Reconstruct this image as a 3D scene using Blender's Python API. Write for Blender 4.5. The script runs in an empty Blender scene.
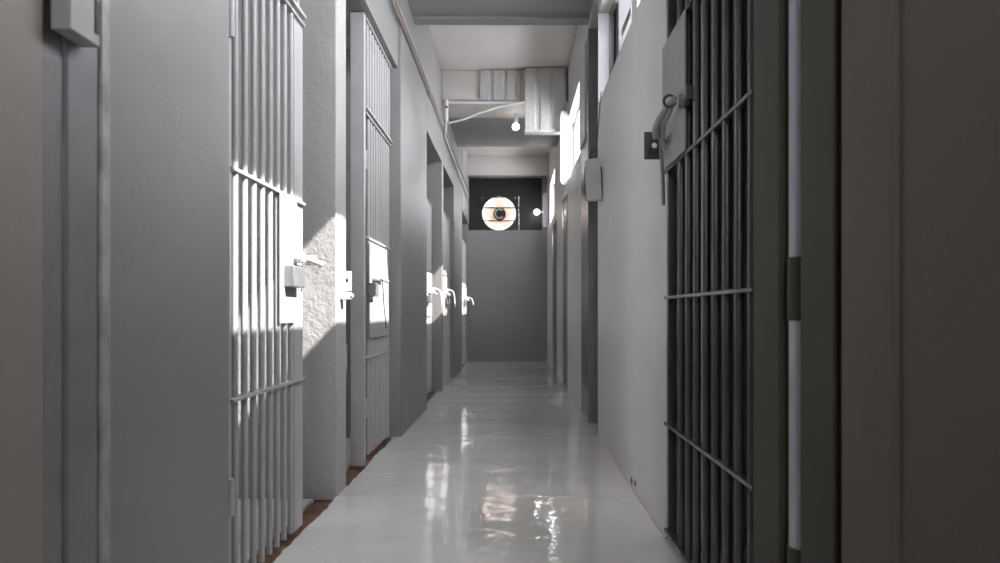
import bpy, bmesh, math, random
from mathutils import Vector, Matrix, noise
S = bpy.context.scene
C = S.collection
PI = math.pi

# ---------------------------------------------------------------- camera, sky, sun, exposure
cd = bpy.data.cameras.new('camera'); cam = bpy.data.objects.new('camera', cd); C.objects.link(cam)
cam.location = (0, 0, .95); cam.rotation_euler = (PI/2, 0, 0)
cd.sensor_width = 36; cd.lens = 27.36
cd.shift_x = -.0145; cd.shift_y = .0305
cd.clip_start = .02
cd.dof.use_dof = True; cd.dof.focus_distance = 5.0; cd.dof.aperture_fstop = 4.0
S.camera = cam

w = bpy.data.worlds.new('sky'); S.world = w; w.use_nodes = True
bg = w.node_tree.nodes['Background']
bg.inputs[0].default_value = (.95, .96, 1.0, 1); bg.inputs[1].default_value = 6.5

SUN = Vector((-1, .42, -1.05)).normalized()
sl = bpy.data.lights.new('sun', 'SUN'); sl.energy = 6.0; sl.angle = math.radians(.6); sl.color = (1, .97, .93)
so = bpy.data.objects.new('sun', sl); C.objects.link(so)
so.rotation_euler = SUN.to_track_quat('-Z', 'Y').to_euler(); so.location = (4, -2, 6)

S.view_settings.view_transform = 'Standard'; S.view_settings.look = 'None'
S.view_settings.gamma = 1; S.view_settings.use_curve_mapping = False
S.view_settings.exposure = 1.36
S.cycles.max_bounces = 14; S.cycles.diffuse_bounces = 8; S.cycles.glossy_bounces = 5
S.cycles.sample_clamp_indirect = 8
S.cycles.use_guiding = True

# ---------------------------------------------------------------- helpers
class MB:
    """collects shapes into one mesh"""
    def __init__(s): s.bm = bmesh.new()
    def box(s, x0, x1, y0, y1, z0, z1, rot=None, bev=0):
        r = bmesh.ops.create_cube(s.bm, size=1)
        m = Matrix.Translation(((x0+x1)/2, (y0+y1)/2, (z0+z1)/2))
        if rot: m = m @ rot
        m = m @ Matrix.Diagonal((abs(x1-x0), abs(y1-y0), abs(z1-z0), 1))
        bmesh.ops.transform(s.bm, matrix=m, verts=r['verts'])
        if bev:
            es = {e for v in r['verts'] for e in v.link_edges}
            bmesh.ops.bevel(s.bm, geom=list(es), offset=bev, segments=2, profile=.6, affect='EDGES')
        return s
    def cyl(s, p, q, r, n=14, r2=None):
        p, q = Vector(p), Vector(q); d = q-p
        m = Matrix.Translation((p+q)/2) @ d.to_track_quat('Z', 'Y').to_matrix().to_4x4()
        bmesh.ops.create_cone(s.bm, cap_ends=True, segments=n, radius1=r, radius2=r if r2 is None else r2, depth=d.length, matrix=m)
        return s
    def sphere(s, c, r, sc=(1,1,1)):
        bmesh.ops.create_uvsphere(s.bm, u_segments=20, v_segments=12, radius=r, matrix=Matrix.Translation(c) @ Matrix.Diagonal((*sc,1)))
        return s
    def tube(s, pts, r, n=8):
        """swept tube through points"""
        pts = [Vector(p) for p in pts]; rings = []
        up = None
        for i, p in enumerate(pts):
            t = (pts[min(i+1, len(pts)-1)] - pts[max(i-1, 0)]).normalized()
            if up is None: up = t.orthogonal().normalized()
            a = (up - t*up.dot(t)).normalized(); up = a; b = t.cross(a)
            rings.append([s.bm.verts.new(p + r*(math.cos(2*PI*k/n)*a + math.sin(2*PI*k/n)*b)) for k in range(n)])
        for A, B in zip(rings, rings[1:]):
            for k in range(n): s.bm.faces.new((A[k], A[(k+1)%n], B[(k+1)%n], B[k]))
        s.bm.faces.new(rings[0][::-1]); s.bm.faces.new(rings[-1])
        return s
    def prism(s, poly, axis, a, b):
        """poly: 2D outline, extruded along axis from a to b. axis 'y': poly is (x,z); 'x': poly is (y,z); 'z': poly is (x,y)"""
        def P(u, v, t): return {'y': (u, t, v), 'x': (t, u, v), 'z': (u, v, t)}[axis]
        A = [s.bm.verts.new(P(u, v, a)) for u, v in poly]; B = [s.bm.verts.new(P(u, v, b)) for u, v in poly]
        n = len(poly)
        s.bm.faces.new(A); s.bm.faces.new(B[::-1])
        for k in range(n): s.bm.faces.new((A[k], B[k], B[(k+1)%n], A[(k+1)%n]))
        return s
    def ring(s, outer, inner, axis, a, b):
        """plate with a hole: outer and inner outlines with the same number of points"""
        def P(u, v, t): return {'y': (u, t, v), 'x': (t, u, v), 'z': (u, v, t)}[axis]
        n = len(outer)
        V = [[s.bm.verts.new(P(u, v, t)) for u, v in o] for t in (a, b) for o in (outer, inner)]
        oa, ia, ob, ib = V
        for k in range(n):
            j = (k+1) % n
            for q in ((oa[k], oa[j], ia[j], ia[k]), (ob[k], ib[k], ib[j], ob[j]), (oa[k], ob[k], ob[j], oa[j]), (ia[k], ia[j], ib[j], ib[k])):
                s.bm.faces.new(q)
        return s
    def torus(s, c, R, r, axis='y', a0=0, a1=2*PI, n=28):
        pts = []
        for k in range(n+1):
            t = a0 + (a1-a0)*k/n; u, v = R*math.cos(t), R*math.sin(t)
            pts.append(Vector(c) + Vector({'y': (u, 0, v), 'x': (0, u, v), 'z': (u, v, 0)}[axis]))
        return s.tube(pts, r)
    def build(s, name, mat, parent=None, smooth=True, bevel=0, **props):
        bm = s.bm
        bmesh.ops.recalc_face_normals(bm, faces=bm.faces)
        me = bpy.data.meshes.new(name)
        if parent is not None:
            bmesh.ops.translate(bm, verts=bm.verts, vec=-parent_origin(parent))
            o = bpy.data.objects.new(name, me); o.parent = parent
        else:
            xs = [v.co for v in bm.verts]
            c = Vector(((min(v.x for v in xs)+max(v.x for v in xs))/2, (min(v.y for v in xs)+max(v.y for v in xs))/2, min(v.z for v in xs)))
            bmesh.ops.translate(bm, verts=bm.verts, vec=-c)
            o = bpy.data.objects.new(name, me); o.location = c
        if smooth:
            for f in bm.faces: f.smooth = True
            for e in bm.edges:
                if len(e.link_faces) == 2 and e.calc_face_angle(0) > .6: e.smooth = False
        bm.to_mesh(me); bm.free()
        me.materials.append(mat)
        C.objects.link(o)
        if bevel:
            m = o.modifiers.new('bevel', 'BEVEL'); m.width = bevel; m.segments = 2; m.limit_method = 'ANGLE'; m.angle_limit = .7
            m.harden_normals = False
        for k, v in props.items(): o[k] = v
        return o

def parent_origin(p):
    v = Vector((0, 0, 0))
    while p is not None: v += p.location; p = p.parent
    return v
def thing(name, loc, label, cat, group=None):
    o = bpy.data.objects.new(name, None); C.objects.link(o); o.location = loc
    o.empty_display_size = .1
    o['label'] = label; o['category'] = cat
    if group: o['group'] = group
    return o
def tag(o, label, cat, group=None):
    o['label'] = label; o['category'] = cat
    if group: o['group'] = group
    return o
def circle(cx, cy, r, n=24, a0=0): return [(cx+r*math.cos(a0+2*PI*k/n), cy+r*math.sin(a0+2*PI*k/n)) for k in range(n)]
def square_pts(cx, cy, hx, hy, n=24, a0=0):
    out = []
    for k in range(n):
        t = a0+2*PI*k/n; c, s_ = math.cos(t), math.sin(t); q = 1/max(abs(c), abs(s_))
        out.append((cx+hx*c*q, cy+hy*s_*q))
    return out
def rrect(x0, x1, z0, z1, r, n=6):
    out = []
    for cx, cz, a in ((x1-r, z1-r, 0), (x0+r, z1-r, PI/2), (x0+r, z0+r, PI), (x1-r, z0+r, 1.5*PI)):
        for k in range(n+1):
            t = a+PI/2*k/n; out.append((cx+r*math.cos(t), cz+r*math.sin(t)))
    return out

# ---------------------------------------------------------------- materials
def nodes(name):
    m = bpy.data.materials.new(name); m.use_nodes = True
    nt = m.node_tree; return m, nt, nt.nodes['Principled BSDF']
def link(nt, a, ao, b, bi): nt.links.new(a.outputs[ao], b.inputs[bi])
def noise_node(nt, scale, detail=4, rough=.55, stretch=(1,1,1), loc=(0,0,0)):
    g = nt.nodes.new('ShaderNodeNewGeometry'); mp = nt.nodes.new('ShaderNodeMapping'); mp.inputs['Scale'].default_value = stretch
    mp.inputs['Location'].default_value = loc
    n = nt.nodes.new('ShaderNodeTexNoise'); n.inputs['Scale'].default_value = scale; n.inputs['Detail'].default_value = detail; n.inputs['Roughness'].default_value = rough
    link(nt, g, 'Position', mp, 'Vector'); link(nt, mp, 'Vector', n, 'Vector'); return n
def ramp(nt, src, stops):
    r = nt.nodes.new('ShaderNodeValToRGB'); e = r.color_ramp.elements
    e[0].position, e[0].color = stops[0][0], (*stops[0][1], 1); e[1].position, e[1].color = stops[1][0], (*stops[1][1], 1)
    for p, c in stops[2:]:
        q = e.new(p); q.color = (*c, 1)
    nt.links.new(src, r.inputs[0]); return r
def paint(name, col, rough=.5, bump=.2, scale=30, var=.06, metal=0, coat=0, vscale=2.0, big=0, stretch=(1,1,1), dist=.004):
    m, nt, b = nodes(name)
    n = noise_node(nt, vscale, 5, .6, stretch)
    c0 = tuple(max(0, c*(1-var)) for c in col); c1 = tuple(min(1, c*(1+var)) for c in col)
    r = ramp(nt, n.outputs['Fac'], [(.3, c0), (.7, c1)])
    link(nt, r, 'Color', b, 'Base Color')
    b.inputs['Roughness'].default_value = rough; b.inputs['Metallic'].default_value = metal
    b.inputs['Coat Weight'].default_value = coat; b.inputs['Coat Roughness'].default_value = .15
    f = noise_node(nt, scale, 6, .65)
    bp = nt.nodes.new('ShaderNodeBump'); bp.inputs['Strength'].default_value = bump; bp.inputs['Distance'].default_value = dist
    link(nt, f, 'Fac', bp, 'Height')
    last = bp
    if big:
        g = noise_node(nt, 3.0, 2, .5)
        b2 = nt.nodes.new('ShaderNodeBump'); b2.inputs['Strength'].default_value = big; b2.inputs['Distance'].default_value = .02
        link(nt, g, 'Fac', b2, 'Height'); link(nt, bp, 'Normal', b2, 'Normal'); last = b2
    link(nt, last, 'Normal', b, 'Normal')
    return m
def plain(name, col, rough=.5, metal=0):
    m, nt, b = nodes(name)
    n = noise_node(nt, 12, 3); r = ramp(nt, n.outputs['Fac'], [(.3, tuple(c*.93 for c in col)), (.7, tuple(min(1, c*1.07) for c in col))])
    link(nt, r, 'Color', b, 'Base Color'); b.inputs['Roughness'].default_value = rough; b.inputs['Metallic'].default_value = metal
    return m

M = {}
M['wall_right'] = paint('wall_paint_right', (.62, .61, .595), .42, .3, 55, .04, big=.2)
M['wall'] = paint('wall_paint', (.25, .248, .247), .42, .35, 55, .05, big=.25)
M['rough_wall'] = paint('rough_plaster', (.42, .415, .41), .6, 1.0, 26, .05, big=.6, dist=.008)
M['wall_near'] = paint('brown_grey_paint', (.29, .26, .24), .5, .25, 40, .06, big=.2)
M['olive'] = paint('olive_brown_steel_paint', (.045, .041, .028), .6, .2, 60, .12, vscale=5)
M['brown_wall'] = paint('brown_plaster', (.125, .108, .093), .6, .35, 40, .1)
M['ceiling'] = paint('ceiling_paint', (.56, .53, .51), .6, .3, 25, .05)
M['slab'] = paint('grey_slab', (.30, .30, .305), .6, .3, 25, .05)
M['end'] = paint('dark_grey_end_wall', (.26, .26, .265), .55, .2, 40, .04)
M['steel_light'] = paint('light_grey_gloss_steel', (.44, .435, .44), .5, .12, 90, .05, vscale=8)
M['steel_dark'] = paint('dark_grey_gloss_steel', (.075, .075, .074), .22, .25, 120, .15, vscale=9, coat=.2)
M['steel_plate'] = paint('bare_grey_steel_plate', (.33, .325, .31), .45, .3, 70, .12, vscale=6)
M['steel_mid'] = paint('mid_grey_steel', (.20, .20, .21), .35, .3, 60, .12, vscale=6, coat=.2)
M['worn_edge'] = paint('worn_steel_edge', (.36, .35, .33), .3, .5, 40, .3, vscale=14)
M['white'] = paint('white_enamel', (.56, .56, .59), .4, .1, 60, .03)
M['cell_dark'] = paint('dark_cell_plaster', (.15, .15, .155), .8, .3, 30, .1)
M['cell'] = paint('cell_plaster', (.42, .42, .42), .7, .4, 30, .06, big=.3)
M['lilac'] = paint('pale_lilac_steel', (.46, .44, .50), .35, .1, 60, .05)
M['black'] = plain('black_rubber', (.02, .02, .02), .6)
M['wire'] = plain('dark_wire', (.05, .05, .055), .6)
M['whitewire'] = plain('white_cable', (.6, .6, .58), .5)
M['box_grey'] = plain('pale_grey_plastic', (.50, .50, .49), .45)
M['chrome'] = plain('bright_chrome', (.8, .8, .8), .15, 1)
M['tape'] = plain('pink_grey_conduit', (.27, .23, .215), .5)
M['outside'] = paint('sunlit_white_render', (.8, .8, .8), .8, .5, 10, .1)
M['darkboard'] = plain('dark_board', (.018, .019, .019), .5)

# corrugated translucent sheet
def corrugated():
    m, nt, b = nodes('corrugated_sheet')
    n = noise_node(nt, 70, 3); r = ramp(nt, n.outputs['Fac'], [(.35, (.40, .40, .385)), (.65, (.52, .52, .50))])
    link(nt, r, 'Color', b, 'Base Color'); b.inputs['Roughness'].default_value = .5
    v = nt.nodes.new('ShaderNodeTexVoronoi'); v.inputs['Scale'].default_value = 45
    g = nt.nodes.new('ShaderNodeNewGeometry'); link(nt, g, 'Position', v, 'Vector')
    bp = nt.nodes.new('ShaderNodeBump'); bp.inputs['Strength'].default_value = .7; bp.inputs['Distance'].default_value = .006
    link(nt, v, 'Distance', bp, 'Height'); link(nt, bp, 'Normal', b, 'Normal')
    return m
M['sheet'] = corrugated()

# glossy painted concrete floor: gentle undulation makes the reflections break into streaks
def floor_mat():
    m, nt, b = nodes('glossy_grey_floor_paint')
    n = noise_node(nt, 1.6, 6, .6); r = ramp(nt, n.outputs['Fac'], [(.3, (.82, .82, .79)), (.7, (.88, .88, .85))])
    link(nt, r, 'Color', b, 'Base Color')
    q = noise_node(nt, 5, 4, .6); rr = ramp(nt, q.outputs['Fac'], [(.3, (.05,)*3), (.75, (.10,)*3)])
    link(nt, rr, 'Color', b, 'Roughness')
    b.inputs['Coat IOR'].default_value = 1.5; b.inputs['Coat Weight'].default_value = .5; b.inputs['Coat Roughness'].default_value = .03
    a = noise_node(nt, 9, 2.5, .5, (1, .8, 1)); c = noise_node(nt, 1.7, 2, .5, (.35, 1, 1), (3, 1, 0))
    b1 = nt.nodes.new('ShaderNodeBump'); b1.inputs['Strength'].default_value = 1.0; b1.inputs['Distance'].default_value = .0024; link(nt, a, 'Fac', b1, 'Height')
    b2 = nt.nodes.new('ShaderNodeBump'); b2.inputs['Strength'].default_value = .5; b2.inputs['Distance'].default_value = .016; link(nt, c, 'Fac', b2, 'Height')
    link(nt, b1, 'Normal', b2, 'Normal'); link(nt, b2, 'Normal', b, 'Normal'); link(nt, b2, 'Normal', b, 'Coat Normal')
    return m
M['floor'] = floor_mat()
def terracotta():
    m, nt, b = nodes('exposed_terracotta')
    n = noise_node(nt, 14, 8, .7); r = ramp(nt, n.outputs['Fac'], [(.3, (.05, .03, .022)), (.55, (.16, .075, .045)), (.8, (.27, .2, .15))])
    link(nt, r, 'Color', b, 'Base Color'); b.inputs['Roughness'].default_value = .8
    f = noise_node(nt, 40, 6, .7); bp = nt.nodes.new('ShaderNodeBump'); bp.inputs['Strength'].default_value = .9; bp.inputs['Distance'].default_value = .01
    link(nt, f, 'Fac', bp, 'Height'); link(nt, bp, 'Normal', b, 'Normal'); return m
M['terracotta'] = terracotta()
def bulb_mat():
    m, nt, b = nodes('lit_bulb_glass')
    b.inputs['Emission Color'].default_value = (1, .96, .9, 1); b.inputs['Emission Strength'].default_value = 6
    return m
M['bulb'] = bulb_mat()
def blade_mat():
    m, nt, b = nodes('cream_translucent_blade')
    t = nt.nodes.new('ShaderNodeBsdfTranslucent'); t.inputs[0].default_value = (.93, .84, .79, 1)
    mx = nt.nodes.new('ShaderNodeMixShader'); mx.inputs[0].default_value = .75
    b.inputs['Base Color'].default_value = (.8, .7, .65, 1)
    nt.links.new(b.outputs[0], mx.inputs[1]); nt.links.new(t.outputs[0], mx.inputs[2]); nt.links.new(mx.outputs[0], nt.nodes['Material Output'].inputs[0]); return m
M['blade'] = blade_mat()
def sky_dimmer_mat():
    m, nt, b = nodes('milky_sky_dimmer')
    t = nt.nodes.new('ShaderNodeBsdfTranslucent'); t.inputs[0].default_value = (.36, .345, .33, 1)
    nt.links.new(t.outputs[0], nt.nodes['Material Output'].inputs[0]); return m
M['shutter'] = sky_dimmer_mat()  # for the added disc that dims the sky, no real shutter

def struct(mb, name, mat, bevel=0): return mb.build(name, mat, None, True, bevel, kind='structure')

# ---------------------------------------------------------------- the setting
XL, XF, XR = -.915, -.862, .636       # left wall planes (near, far) and the right wall
YE = 14.73
HI, LO = 3.84, 3.46
# floor: corridor slab with ragged left edge, cut into bays by fine joints
joints = [-4.1, -1.7, .15, 2.02, 3.90, 5.78, 7.66, 9.54, 11.42, 13.3, YE+.05]
random.seed(4)
fl = MB()
doorways = [(1.45, 1.73), (2.44, 3.9), (4.13, 5.77), (7.47, 9.08), (9.25, 10.9), (12.6, 14.4)]
def left_edge(y):
    for a, b in doorways:
        if a < y < b: return XL + .012*noise.noise(Vector((y*3.1, .3, 0))) + .012*noise.noise(Vector((y*14, 0, 2)))
    return XL-.03
for a, b in zip(joints, joints[1:]):
    a += .0025; b -= .0025
    fl.box(-.86, XR+.1, a, b, -.02, 0)
    ys = [a + (b-a)*k/60 for k in range(61)]
    for y0, y1 in zip(ys, ys[1:]):
        fl.prism([(left_edge(y0), y0), (left_edge(y1), y1), (-.86, y1), (-.86, y0)], 'z', -.02, 0)
fl.build('floor', M['floor'], None, False, 0, kind='structure')
fb = MB().box(-3.3, 3.0, -4.1, 15.2, -.10, -.022)
struct(fb, 'floor_base', M['terracotta'])
fc = MB()
for a, b in ((-.5, 1.7), (2.0, 3.88), (4.15, 5.76), (7.5, 9.06), (9.27, 10.88), (12.65, 14.38)):
    ys = [a + (b-a)*k/40 for k in range(41)]
    poly = [(-3.2, a), (-3.2, b)] + [(-1.03 + .02*noise.noise(Vector((y*7, 5, 0))), y) for y in reversed(ys)]
    fc.prism(poly[::-1], 'z', -.0215, -.004)
struct(fc, 'floor_cells', M['cell'])

# left wall: piers and partitions between cells, lintels above the doorways
wl = MB()
wl.box(-1.12, XL, 1.71, 2.44, 0, HI)                       # pier beside the first gate
wl.box(-1.12, XL, 2.44, 4.0, 2.80, HI)
wl.box(-1.12, -.885, 4.13, 5.77, 2.80, HI)
struct(wl, 'wall_left', M['wall'], .004)
p1 = MB().box(-3.2, XL, 3.9, 4.13, -.02, HI)
struct(p1, 'wall_left_partition', M['rough_wall'], .006)
wf = MB()
wf.box(-3.2, XF, 5.77, 7.47, -.02, HI)
wf.box(-1.12, XF, 7.47, 9.08, 2.74, HI)
wf.box(-3.2, XF-.004, 9.08, 9.25, -.02, HI)
wf.box(-1.12, XF, 9.25, 10.9, 2.74, HI)
wf.box(-3.2, XF-.008, 10.9, 12.6, -.02, HI)
wf.box(-1.12, XF, 12.6, 14.4, 2.62, HI)
wf.box(-3.2, XF-.035, 14.4, YE+.2, -.02, HI)
struct(wf, 'wall_left_far', M['wall'], .006)
wn = MB().box(-1.5, XL, -4.1, 1.475, -.02, HI)
struct(wn, 'wall_left_near', M['wall_near'], .003)
# cells behind the left wall, high openings added to let daylight in
cl = MB().box(-3.35, -3.2, 1.4, 15, -.02, 2.2).box(-3.35, -3.2, 1.4, 15, 2.6, 3.05)
for q in (1.4, 3.7, 5.6, 7.3, 8.9, 10.7, 12.4, 14.3): cl.box(-3.35, -3.2, q, q+1.1, 2.2, 2.6)
cl.box(-3.2, -1.12, 1.40, 15, 2.95, 3.05).box(-3.2, -1.5, 1.3, 1.45, -.02, 3)
struct(cl, 'wall_left_cells', M['cell'])

# right wall with the clerestory openings (sill 2.53, head 3.13)
T = .125
SILL, HEAD = 2.53, 3.23
wr = MB()
wr.box(XR, XR+T, 3.19, 5.81, -.02, SILL)
wr.box(XR, XR+T, 1.475, 3.19, 2.36, SILL)
wr.box(XR, XR+T, 3.95, 4.13, SILL, HEAD)                   # mullion pier
wr.box(XR, XR+T, 5.81, 6.9, 3.38, HI)
wr.box(XR, XR+T, -4.1, 5.81, HEAD, HI)
wr.box(XR+.01, XR+T+.02, 7.4, 9.26, -.02, SILL)
wr.box(XR, XR+T, 6.9, 7.45, SILL, HI)
wr.box(XR, XR+T, 7.45, 9.3, HEAD, HI)
wr.box(XR, XR+T, 9.3, 12.0, SILL, HI)
wr.box(XR, XR+T, 10.2, 11.4, -.02, SILL)
wr.box(XR, XR+T, 9.26, 10.2, 2.4, SILL)
wr.box(XR, XR+T, 11.4, 12.9, 2.4, SILL)
wr.box(XR, XR+T, 12.9, YE+.2, -.02, SILL)
wr.box(XR, XR+T, 12.0, YE+.2, HEAD, HI)
wr.box(XR, XR+T, 13.65, YE+.2, SILL, HEAD)
struct(wr, 'wall_right', M['wall_right'], .004)
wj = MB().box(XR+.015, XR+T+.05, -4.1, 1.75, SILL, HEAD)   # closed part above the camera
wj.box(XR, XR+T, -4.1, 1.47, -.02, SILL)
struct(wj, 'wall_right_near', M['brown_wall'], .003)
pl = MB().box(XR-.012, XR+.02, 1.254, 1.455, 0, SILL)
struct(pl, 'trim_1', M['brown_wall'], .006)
# column of the far window side, walls behind the right gate and doors
rc = MB()
rc.box(.80, 2.8, 3.22, 3.35, -.02, 2.46).box(2.7, 2.8, .8, 3.3, -.02, 2.46).box(.80, 2.8, .8, .95, -.02, 2.46)
rc.box(XR+T+.002, 2.8, .8, 3.35, 2.38, 2.46)
rc.box(XR+T+.30, XR+T+.38, 5.6, 12.95, -.02, 2.52).box(XR+T+.30, XR+T+.38, 5.6, 7.0, 2.52, HI)
rc.box(XR+T, XR+T+.30, 5.55, 5.7, -.02, HI).box(XR+T, XR+T+.30, 7.0, 7.1, -.02, HI)
rc.box(XR+T-.01, XR+T+.38, 5.55, 7.1, HI-.4, HI-.3)
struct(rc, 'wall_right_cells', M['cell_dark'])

# ceiling coffers and lowered slabs
struct(MB().box(-1.2, .9, -4.1, 15.2, HI, HI+.12), 'ceiling', M['ceiling'])
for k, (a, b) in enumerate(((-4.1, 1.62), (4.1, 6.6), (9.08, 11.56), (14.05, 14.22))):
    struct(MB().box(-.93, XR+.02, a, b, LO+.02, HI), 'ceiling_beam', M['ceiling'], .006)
    struct(MB().box(-.93, XR+.02, a+(.75 if k == 2 else .01), b-.01, LO, LO+.0199), 'ceiling_soffit', M['slab'], .003)  # undersides in a darker grey than the beam sides
    if k == 2: struct(MB().box(-.93, XR+.02, a+.01, a+.745, LO, LO+.0199), 'ceiling_soffit', M['ceiling'], .003)  # near strip of this underside keeps the pale ceiling colour
struct(MB().box(XF-.02, XR+.01, 6.45, 6.60, LO-.02, LO+.05), 'ceiling_trim', M['slab'], .004)
struct(MB().box(XR-.007, XR, 3.19, 5.81, 0, .006), 'trim_2', M['ceiling'])
# end wall and back wall
ew = MB().box(-1.0, XR+.1, YE, YE+.18, -.02, 2.535)
struct(ew, 'wall_end', M['end'])
struct(MB().box(.535, XR+.1, YE, YE+.18, 2.535, HI), 'wall_end_pier', M['wall'])
struct(MB().box(-1.5, 1.0, -4.2, -4.05, -.02, 1.9).box(-1.5, -.75, -4.2, -4.05, 1.9, HI).box(.45, 1.0, -4.2, -4.05, 1.9, HI).box(-.75, .45, -4.2, -4.05, 3.0, HI), 'wall_back', M['wall_near'])  # high opening added behind the camera to bring in extra daylight

for k, (y, z, q) in enumerate(((4.12, .035, .022), (4.0, .05, .016))):
    pts = [(y+q*(1.3+.5*noise.noise(Vector((j, k, 1.7))))*math.cos(j*PI/7), z+q*(1+.6*noise.noise(Vector((j, k, 7.1))))*math.sin(j*PI/7)) for j in range(14)]
    tag(MB().prism(pts, 'x', XR-.0025, XR+.001).build('plaster_chip', M['cell_dark'], None, False), ('larger dark chip low on the right wall near the gate', 'smaller dark chip low on the right wall near the gate')[k], 'chip', 'dark chips at the foot of the right wall')
# ---------------------------------------------------------------- clerestory windows
def window(name, y0, y1, xo=XR+.085):
    f = MB(); d = .03
    f.box(xo, xo+.04, y0, y1, SILL, SILL+.035).box(xo, xo+.04, y0, y1, HEAD-.02, HEAD)
    f.box(xo, xo+.04, y0, y0+.03, SILL, HEAD).box(xo, xo+.04, y1-.03, y1, SILL, HEAD)
    return struct(f, name, M['steel_mid'], .003)
window('window_1', 1.75, 3.95); window('window_2', 4.13, 5.81); window('window_3', 7.45, 9.3); window('window_4', 12.0, 13.65)
cp = MB().box(XR+T, 1.15, 4.98, 5.40, 2.90, 2.96)
tag(MB().box(XR+T, 1.78, 4.60, 5.88, 3.60, 3.68).build('ledge_or_sun_block', M['wall'], None, True, .004), 'unseen broad slab added above the high right-hand window to block the sun', 'canopy')  # added out of view to keep the sun off the wide left pier
tag(cp.build('ledge_or_sun_block', M['wall'], None, True, .004), 'lower narrow grey ledge seen outside through the high right-hand window', 'canopy')

# ---------------------------------------------------------------- barred gates
def bars(mb_parent, X, ys, z0, z1, r, mat):
    for y in ys:
        MB().cyl((X, y, z0), (X, y, z1), r, 12).build('bar', mat, mb_parent)
def left_gate(label, X, Y0, Y1, ys, rails, top, plate, bolt_y, wire=False, trans_top=2.78, wide=.13):
    g = thing('barred_gate', (X, (Y0+Y1)/2, 0), label, 'gate', 'light grey barred cell gates on the left')
    m = M['steel_light']
    bars(g, X, ys, .03, top, .0115, m)
    for z in rails:
        MB().box(X-.018, X+.018, Y0, Y1-.004, z-.006, z+.006).build('rail', m, g, bevel=.0015)
    MB().box(X-.022, X+.006, Y0-.012, Y0+.012, .02, top).build('stile', m, g, bevel=.002)
    MB().box(X-.022, X+.004, Y1-wide, Y1, .02, top).build('stile', m, g, bevel=.002)
    py0, py1, pz0, pz1 = plate
    MB().box(X+.013, X+.020, py0, py1, pz0, pz1).build('lock_plate', m, g, bevel=.0015)
    MB().box(X+.020, X+.060, bolt_y-.18, bolt_y-.02, 1.05, 1.135).build('lock_box', M['steel_mid'], g, bevel=.004)  # darker steel: the shade on the box face is put into its colour
    b = MB().cyl((X+.042, bolt_y-.06, 1.175), (X+.042, bolt_y+.27, 1.175), .011)
    b = b.build('bolt', m, g)
    MB().cyl((X+.042, bolt_y+.08, 1.175), (X+.095, bolt_y+.08, 1.155), .009).sphere((X+.098, bolt_y+.08, 1.154), .013).build('handle', m, b)
    for yy in (bolt_y-.03, bolt_y+.14): MB().box(X+.018, X+.062, yy-.018, yy+.018, 1.155, 1.197).build('bolt_keeper', m, g, bevel=.003)
    for z in (.35, 1.9):
        MB().cyl((X+.012, Y0-.016, z-.06), (X+.012, Y0-.016, z+.06), .014).build('hinge', m, g)
    return g
R3 = (.66, 1.42, 2.20)
def spaced(a, n, d): return [a+d*k for k in range(n)]
left_gate('nearest light grey barred gate on the left, half open in sunlight, showing long bars', -.932, 2.475, 3.33, spaced(2.53, 8, .09), R3, 2.215, (2.965, 3.19, .905, 1.42), 3.19)
left_gate('second barred gate on the left, beyond the rough sunlit partition, with a dangling wire', -.945, 4.76, 5.72, spaced(4.90, 9, .093), R3, 2.215, (4.86, 5.58, .78, 1.40), 4.98, wide=.05)
left_gate('third barred gate on the left, a pale sliver behind the wide smooth pier', -.985, 7.6, 8.98, spaced(7.7, 12, .1), R3, 2.215, (8.4, 8.9, .9, 1.4), 8.55, wide=.06)
left_gate('fourth barred gate on the left, just past the thin far partition', -.90, 9.42, 10.5, spaced(9.5, 10, .1), R3, 2.215, (9.9, 10.3, .9, 1.4), 9.95, wide=.05)
left_gate('last barred gate on the left, beside the dark end wall', -.915, 12.9, 14.3, spaced(13.0, 12, .1), R3, 2.215, (13.7, 14.2, .9, 1.4), 13.6, wide=.06)
# perpendicular face of the second gate's free edge
def transom(label, X, Y0, Y1, ys, top):
    t = thing('transom_grille', (X, (Y0+Y1)/2, 2.23), label, 'grille', 'fixed bar grilles above the left gates')
    bars(t, X, ys, 2.245, top-.012, .0115, M['steel_light'])
    MB().box(X-.02, X+.02, Y0, Y1, 2.232, 2.246).build('rail', M['steel_light'], t)
    MB().box(X-.02, X+.02, Y0, Y1, top-.014, top).build('rail', M['steel_light'], t)
transom('bar grille fixed above the nearest left gate', -.932, 2.445, 3.33, spaced(2.53, 9, .09), 2.798)
transom('bar grille fixed above the second left gate, with bars up to the lintel', -.945, 4.76, 5.765, spaced(4.86, 10, .093), 2.798)
tag(MB().box(-1.01, -.925, 4.675, 4.725, .0, 2.795).build('gate_post', M['steel_light'], None, True, .003), 'flat grey steel post at the near edge of the second left gate', 'post')
wr2 = MB().tube([(-.875, 5.02, 1.17), (-.87, 5.03, 1.10), (-.873, 5.08, 1.0), (-.872, 5.12, .92), (-.874, 5.17, .84)], .0035, 6)
tag(wr2.build('hanging_wire', M['wire']), 'thin dark wire hanging from the bolt of the second left gate', 'wire')
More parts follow.
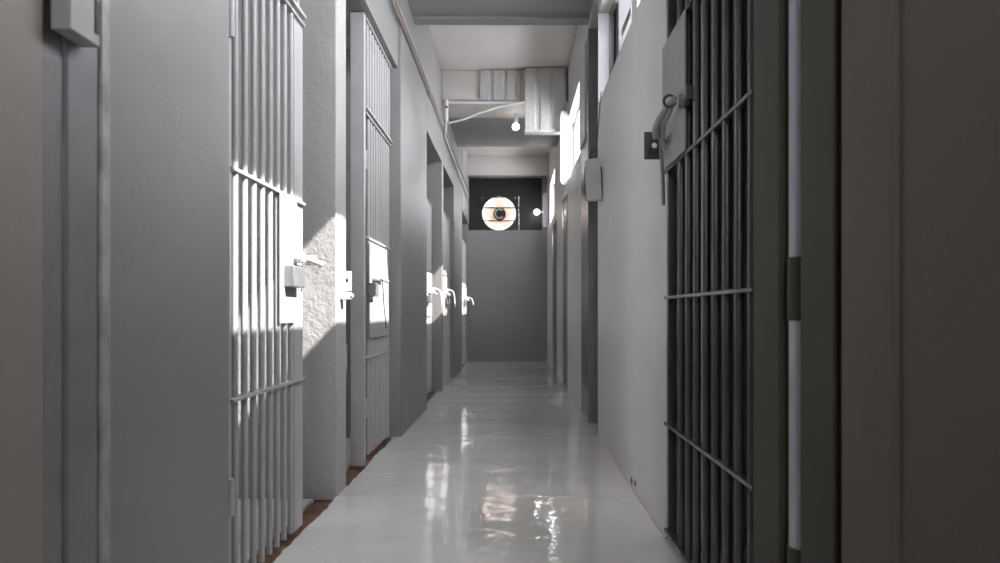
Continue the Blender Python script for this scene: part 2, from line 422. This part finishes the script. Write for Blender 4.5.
# lug with a slot on the sunlit pier
def lug(name, x0, x1, y, z0, z1, hz, hr, mat, label, grp=None):
    cx = (x0+x1)/2
    o = MB().ring(square_pts(cx, (z0+z1)/2, (x1-x0)/2, (z1-z0)/2), circle(cx, hz, hr), 'y', y-.004, y+.004).build(name, mat, None, True, .002)
    return tag(o, label, 'bracket')
lug('latch_plate', XL+.001, XL+.058, 4.0, 1.06, 1.165, 1.115, .011, M['white'], 'pale steel latch plate with a hole on the thin sunlit partition edge')
tag(MB().box(XL, XL+.05, 3.985, 4.045, 1.015, 1.055).cyl((XL+.05, 4.0, 1.035), (XL+.068, 4.0, 1.035), .012).build('latch_block', M['white'], None, True, .004), 'small pale steel block below the latch plate on the partition edge', 'bracket')
# levers on the far gates, catching the sun
def lever(X, y, z, L, label):
    t = MB().tube([(X, y, z), (X+.05, y, z+.012), (X+.085, y, z-.01), (X+.10, y, z-.05), (X+.115, y, z-L)], .011, 8)
    t.box(X-.01, X+.03, y-.03, y+.03, z-.03, z+.03)
    tag(t.build('latch_lever', M['white'], None, True), label, 'lever', 'white latch levers on the far left gates')
lever(-.963, 8.93, 1.21, .20, 'curved white latch lever in the recess behind the wide pier')
lever(-.876, 9.75, 1.22, .22, 'hooked white latch lever just past the thin far partition')
lever(-.868, 13.95, 1.20, .12, 'farthest white latch lever, beside the dark end wall')

# ---------------------------------------------------------------- near-left door leaf, post and lock
d = thing('steel_door', (-.95, 1.59, 0), 'dark grey steel door edge beside the brownish near left wall, with a lock case on top', 'door')
MB().box(-.95, -.919, 1.478, 1.545, .01, 2.3).build('leaf', M['steel_mid'], d, bevel=.002)
MB().box(-.965, -.912, 1.548, 1.668, .01, 2.3).build('stile', M['steel_mid'], d, bevel=.008)
lb = MB().box(-.911, -.872, 1.49, 1.60, 1.505, 1.80).build('lock_case', M['steel_light'], d, bevel=.004)
MB().box(-.8725, -.870, 1.578, 1.592, 1.53, 1.60).build('bolt_slot', M['black'], lb)
for z in (.45, 1.05, 1.35): MB().box(-.936, -.93, 1.5455, 1.5485, z-.04, z+.04).build('gap', M['black'], d)
tag(MB().box(-.94, -.908, 1.670, 1.712, 0, 2.5).build('door_frame', M['worn_edge'], None, True, .006), 'worn steel frame edge between the near left door and the broad grey pier', 'frame')

# ---------------------------------------------------------------- right gate
XG = .640
g = thing('barred_gate', (XG, 2.5, 0), 'large dark grey barred gate at the right foreground with a padlocked plate', 'gate')
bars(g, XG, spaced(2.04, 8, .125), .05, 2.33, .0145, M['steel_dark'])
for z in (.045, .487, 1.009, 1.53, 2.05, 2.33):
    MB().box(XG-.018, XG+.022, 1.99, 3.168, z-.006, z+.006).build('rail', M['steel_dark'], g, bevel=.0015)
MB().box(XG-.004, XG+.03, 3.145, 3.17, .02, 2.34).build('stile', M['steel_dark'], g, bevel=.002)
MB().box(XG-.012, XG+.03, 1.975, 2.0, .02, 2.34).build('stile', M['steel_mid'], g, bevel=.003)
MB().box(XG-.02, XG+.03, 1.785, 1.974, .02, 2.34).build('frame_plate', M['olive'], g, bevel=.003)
MB().box(XG-.026, XG-.018, 2.75, 3.16, 1.535, 2.045).build('lock_plate', M['steel_plate'], g, bevel=.002)
bh = MB().box(.600, XG-.026+.014, 2.66, 2.78, 1.692, 1.746).build('bolt', M['steel_dark'], g, bevel=.004)
MB().torus((XG-.062, 2.83, 1.735), .022, .005, 'y').build('ring', M['steel_dark'], bh)
pk = MB().tube([(.590, 2.80, 1.735), (.578, 2.86, 1.725), (.556, 2.92, 1.69), (.548, 2.96, 1.665), (.558, 3.0, 1.64)], .013, 10)
pk.tube([(.585, 2.83, 1.71), (.575, 2.93, 1.675), (.585, 3.0, 1.64), (.60, 3.04, 1.60)], .009, 8)
pk.build('hasp_arm', M['steel_plate'], g)
MB().cyl((.56, 3.04, 1.665), (.61, 3.05, 1.63), .010).build('pin', M['steel_mid'], g)
MB().tube([(.578, 3.04, 1.70), (.584, 3.05, 1.66), (.590, 3.06, 1.60), (.597, 3.06, 1.50), (.600, 3.06, 1.38)], .0075, 8).build('lever', M['steel_mid'], g)
lug('lock_lug', .548, XR-.001, 3.215, 1.595, 1.712, 1.655, .0115, M['steel_dark'], 'dark steel lug with a round hole standing out beside the right gate lock')
# pivot post with hinge knuckles and the olive door frame
h = thing('hinge_post', (.66, 1.735, 0), 'pale lilac vertical hinge post between dark olive plates at right', 'post')
MB().cyl((.662, 1.735, 1.075), (.662, 1.735, 2.34), .034, 24).build('tube', M['lilac'], h)
MB().cyl((.662, 1.735, .415), (.662, 1.735, .93), .034, 24).build('tube', M['lilac'], h)
MB().cyl((.662, 1.735, .93), (.662, 1.735, 1.075), .037, 24).build('hinge_knuckle', M['olive'], h)
MB().cyl((.662, 1.735, .0), (.662, 1.735, .415), .037, 24).build('hinge_knuckle', M['olive'], h)
tag(MB().box(XR-.008, XR+.05, 1.495, 1.672, 0, 2.36).build('door_frame', M['olive'], None, True, .004), 'dark olive steel door frame plate beside the brown strip of right wall', 'frame')

# ---------------------------------------------------------------- doors farther down the right wall
def sheet_door(label, y0, y1, top, xf, thick, mat):
    t = thing('sheet_steel_door', (XR+.03, (y0+y1)/2, 0), label, 'door', 'plain steel doors on the right wall')
    MB().box(XR+.012, XR+.035, y0+.02, y1-.01, .01, top-.01).build('leaf', M['steel_dark'], t, bevel=.003)
    MB().box(xf, XR+thick, y0-.01, y0+.02, 0, top).build('frame', mat, t, bevel=.004)
sheet_door('tall dark steel door with a grey frame, behind the hanging pale box', 6.5, 7.39, 3.37, XR-.006, .09, M['steel_mid'])
sheet_door('narrow dark steel door halfway along the right wall', 9.275, 10.19, 2.39, XR-.002, .05, M['steel_mid'])
sheet_door('farthest dark steel door on the right wall, near the end wall', 11.42, 12.89, 2.39, XR+.001, .05, M['steel_mid'])

# ---------------------------------------------------------------- white rounded panels at the windows' far ends
def rounded_panel(label, x0, x1, y, z0, z1):
    o = MB().prism(rrect(x0, x1, z0, z1, .05), 'y', y, y+.07).build('window_shutter', M['white'], None, True, .006)
    tag(o, label, 'shutter', 'white rounded shutters folded against the right wall')
rounded_panel('long white rounded shutter folded out beside the corrugated duct box', .535, XR-.002, 8.85, 2.43, 3.30)
rounded_panel('small distant white rounded shutter next to the dark end window', .525, XR-.002, 14.0, 2.52, 3.15)
tag(MB().box(XR+.002, XR+.11, 5.795, 5.809, SILL+.002, HEAD-.002).build('jamb_lining', M['white'], None, True, .002), 'pale lilac jamb lining at the far end of the high right-hand window', 'lining')

# ---------------------------------------------------------------- hanging pale box on its wire
hb = thing('hanging_box', (.57, 5.5, 1.755), 'pale grey plastic box hanging by a dark cord on the right wall', 'box')
MB().prism([(.512, 2.045), (.612, 2.06), (.632, 1.757), (.520, 1.753)], 'y', 5.46, 5.53).build('case', M['box_grey'], hb, bevel=.006)
MB().tube([(.512, 5.50, 2.0), (.505, 5.50, 1.93), (.515, 5.49, 1.80)], .004, 6).build('strap', M['wire'], hb)
MB().tube([(.625, 5.5, 2.0), (.633, 5.5, 1.9), (.632, 5.49, 1.8)], .004, 6).build('strap', M['wire'], hb)
MB().tube([(.575, 5.5, 2.055), (.545, 5.5, 2.075), (.555, 5.5, 2.12), (.585, 5.5, 2.14), (.60, 5.5, 2.11), (.585, 5.5, 2.06)], .006, 6).tube([(.52, 5.5, 2.03), (.55, 5.5, 2.09), (.59, 5.5, 2.14), (.60, 5.5, 2.2), (.612, 5.5, 2.35), (.625, 5.5, 2.54), (.66, 5.5, 2.545)], .0035, 6).build('cord', M['wire'], hb)

# ---------------------------------------------------------------- corrugated box and sheet under the second beam
def corr_panel(x0, x1, y, z0, z1, pitch=.115):
    mb = MB(); n = int((x1-x0)/.006); pts = []
    for k in range(n+1):
        x = x0+(x1-x0)*k/n; u = ((x-x0) % pitch)/pitch
        dd = .022 if u < .62 else (.0 if .7 < u < .92 else .011)
        pts.append((x, y-dd))
    poly = pts + [(x1, y+.01), (x0, y+.01)]
    mb.prism([(a, b) for a, b in poly], 'z', z0, z1)
    return mb
db = thing('duct_box', (.36, 9.0, 3.07), 'pale corrugated duct box hanging below the ceiling by the right wall', 'duct')
corr_panel(.127, .605, 8.965, 3.10, 3.825, .18).build('front_sheet', M['sheet'], db, smooth=False)
MB().box(.135, .605, 8.977, 9.075, 3.10, 3.825).build('body', M['sheet'], db, bevel=.003)
MB().box(.12, .615, 8.93, 9.077, 3.065, 3.098).build('rim', M['steel_light'], db, bevel=.003)
tag(corr_panel(-.41, .07, 9.068, 3.475, 3.83, .16).build('corrugated_sheet', M['sheet'], None, False), 'pale textured corrugated sheet fixed to the ceiling beam left of the duct box', 'sheet')

# ---------------------------------------------------------------- bulbs
def bulb(x, y, z, r, label, arm):
    t = thing('light_bulb', (x, y, z), label, 'bulb', 'round lit bulbs')
    MB().sphere((x, y, z), r).build('glass', M['bulb'], t)
    MB().cyl((x, y, z), arm, r*.45, 12).build('socket', M['white'], t)
bulb(.017, 9.60, 3.29, .045, 'glowing round bulb under the ceiling beam beside the duct box', (.017, 9.60, 3.459))
bulb(.43, 14.60, 2.87, .055, 'glowing round bulb in front of the dark end window', (.56, 14.68, 2.89))

# ---------------------------------------------------------------- conduits and cables
tag(MB().tube([(XF+.017, y, 3.165) for y in (4.2, 6, 8, 10, 12, 14)], .014).tube([(XF+.013, y, 3.125) for y in (4.2, 6, 8, 9.3)], .009)
    .build('conduit_pipe', M['tape']), 'pair of thin pinkish grey conduits running along the upper left wall', 'pipe')
def clip(y, label): tag(MB().box(XF, XF+.028, y-.02, y+.02, 3.105, 3.185).build('pipe_clip', M['tape'], None, True, .003), label, 'clip', 'clips holding the upper left conduits')
clip(5.2, 'pipe clip on the left conduits nearest the camera'); clip(7.55, 'pipe clip on the left conduits past the first ceiling beam')
tag(MB().cyl((XF+.03, 9.05, 3.445), (.11, 9.05, 3.445), .018).build('conduit_pipe', M['white']), 'straight white conduit along the lower edge of the second ceiling beam', 'pipe')
jt = thing('junction_tube', (XF+.05, 9.0, 3.2), 'short vertical white tube in the corner where conduits meet the ceiling beam', 'pipe')
MB().cyl((XF+.05, 9.0, 3.20), (XF+.05, 9.0, 3.46), .028).build('tube', M['white'], jt)
MB().cyl((XF+.06, 8.968, 3.37), (XF+.06, 8.976, 3.37), .015).build('cap', M['black'], jt)
tag(MB().tube([(XF+.085, 8.99, 3.185), (-.6, 8.98, 3.225), (-.4, 8.97, 3.30), (-.17, 8.96, 3.37), (.12, 8.95, 3.425)], .012).build('hanging_cable', M['whitewire']), 'white cable sagging across the corridor from left corner to duct box', 'cable')
tag(MB().tube([(XF+.05, 9.0, 3.2), (XF+.02, 9.2, 3.08), (XF+.02, 11, 3.06), (XF+.02, 13.9, 3.06)], .014).build('wall_cable', M['whitewire']), 'pale cable running down the far left wall from the corner tube', 'cable')
tag(MB().tube([(-.9, 14.0, 3.43), (-.4, 13.98, 3.41), (.1, 13.98, 3.425), (.6, 14.0, 3.45)], .012).build('drooping_cable', M['wire']), 'dark cable drooping across the top of the far dark window', 'cable')

# ---------------------------------------------------------------- end window board with exhaust fan
fx, fz, fr, fy = -.30, 2.868, .327, 14.80
mb = MB()
bz0, bz1, bx0, bx1 = 2.536, 3.838, -1.0, .535
hx = .385
mb.box(bx0, fx-hx, fy, fy+.04, bz0, bz1).box(fx+hx, bx1, fy, fy+.04, bz0, bz1)
mb.box(fx-hx, fx+hx, fy, fy+.04, 3.20, bz1)
struct(mb, 'window_5', M['darkboard'])
fan = thing('exhaust_fan', (fx, fy, 2.54), 'round backlit exhaust fan in a dark square frame in the end window', 'fan')
fz0, fz1 = 2.537, 3.199
cz, hz = (fz0+fz1)/2, (fz1-fz0)/2
n = 48
mbf = MB().ring(square_pts(fx, cz, hx-.001, hz, n), [(fx+fr*math.cos(2*PI*k/n), max(fz0+.004, cz+fr*1.0*math.sin(2*PI*k/n))) for k in range(n)], 'y', fy-.02, fy+.03)
mbf.build('frame', M['darkboard'], fan)
MB().box(fx-hx+.01, fx+hx-.01, fy-.034, fy-.022, 3.165, 3.18).box(fx+hx-.03, fx+hx-.02, fy-.034, fy-.022, 2.55, 3.16).build('edge_strip', M['steel_dark'], fan)
for z in (cz+.107, cz-.146):
    MB().cyl((fx-hx+.005, fy-.03, z), (fx+hx-.005, fy-.03, z), .011).build('guard_bar', M['black'], fan)
for x, z in ((fx-.31, cz+.30), (fx+.31, cz+.30), (fx+.31, cz-.30)):
    MB().sphere((x, fy-.022, z), .014).build('bolt', M['chrome'], fan)
MB().cyl((fx, fy+.17, cz), (fx, fy+.175, cz), fr+.02, 40).build('sky_dimmer', M['shutter'], fan)  # translucent disc added to tone down the sky behind the blades
MB().ring(circle(fx, cz, fr+.035, 40), circle(fx, cz, fr+.005, 40), 'y', fy+.03, fy+.18).build('duct_ring', M['blade'], fan)
hub = MB().cyl((fx+.01, fy-.06, cz-.01), (fx+.01, fy+.12, cz-.01), .12, 28).build('motor_hub', M['black'], fan)
MB().torus((fx+.01, fy-.065, cz-.01), .085, .016, 'y', .8, 2*PI-.75).build('hub_reflection', M['sheet'], hub)  # pale C shape put in as the bright reflection on the hub
for k in range(5):
    a = 2*PI*k/5+.35; b = MB()
    vs = []
    for i in range(9):
        r = .07+(fr-.03-.07)*i/8; wd = .045+.075*math.sin(PI*min(1, .15+.6*i/8))
        tw = .5-.25*i/8
        row = []
        for j in range(6):
            u = (j/5-.5)*2*wd; t = a+u*math.cos(tw)/max(r, .12)
            row.append((fx+.01+r*math.cos(t), fy+.07+u*math.sin(tw), cz-.01+r*math.sin(t)))
        vs.append(row)
    V = [[b.bm.verts.new(p) for p in row] for row in vs]
    W = [[b.bm.verts.new((p[0], p[1]+.004, p[2])) for p in row] for row in vs]
    for i in range(8):
        for j in range(5):
            b.bm.faces.new((V[i][j], V[i+1][j], V[i+1][j+1], V[i][j+1])); b.bm.faces.new((W[i][j], W[i][j+1], W[i+1][j+1], W[i+1][j]))
    for i in range(8):
        b.bm.faces.new((V[i][0], W[i][0], W[i+1][0], V[i+1][0])); b.bm.faces.new((V[i][5], V[i+1][5], W[i+1][5], W[i][5]))
    for j in range(5):
        b.bm.faces.new((V[0][j], V[0][j+1], W[0][j+1], W[0][j])); b.bm.faces.new((V[8][j], W[8][j], W[8][j+1], V[8][j+1]))
    b.build('blade', M['blade'], fan)
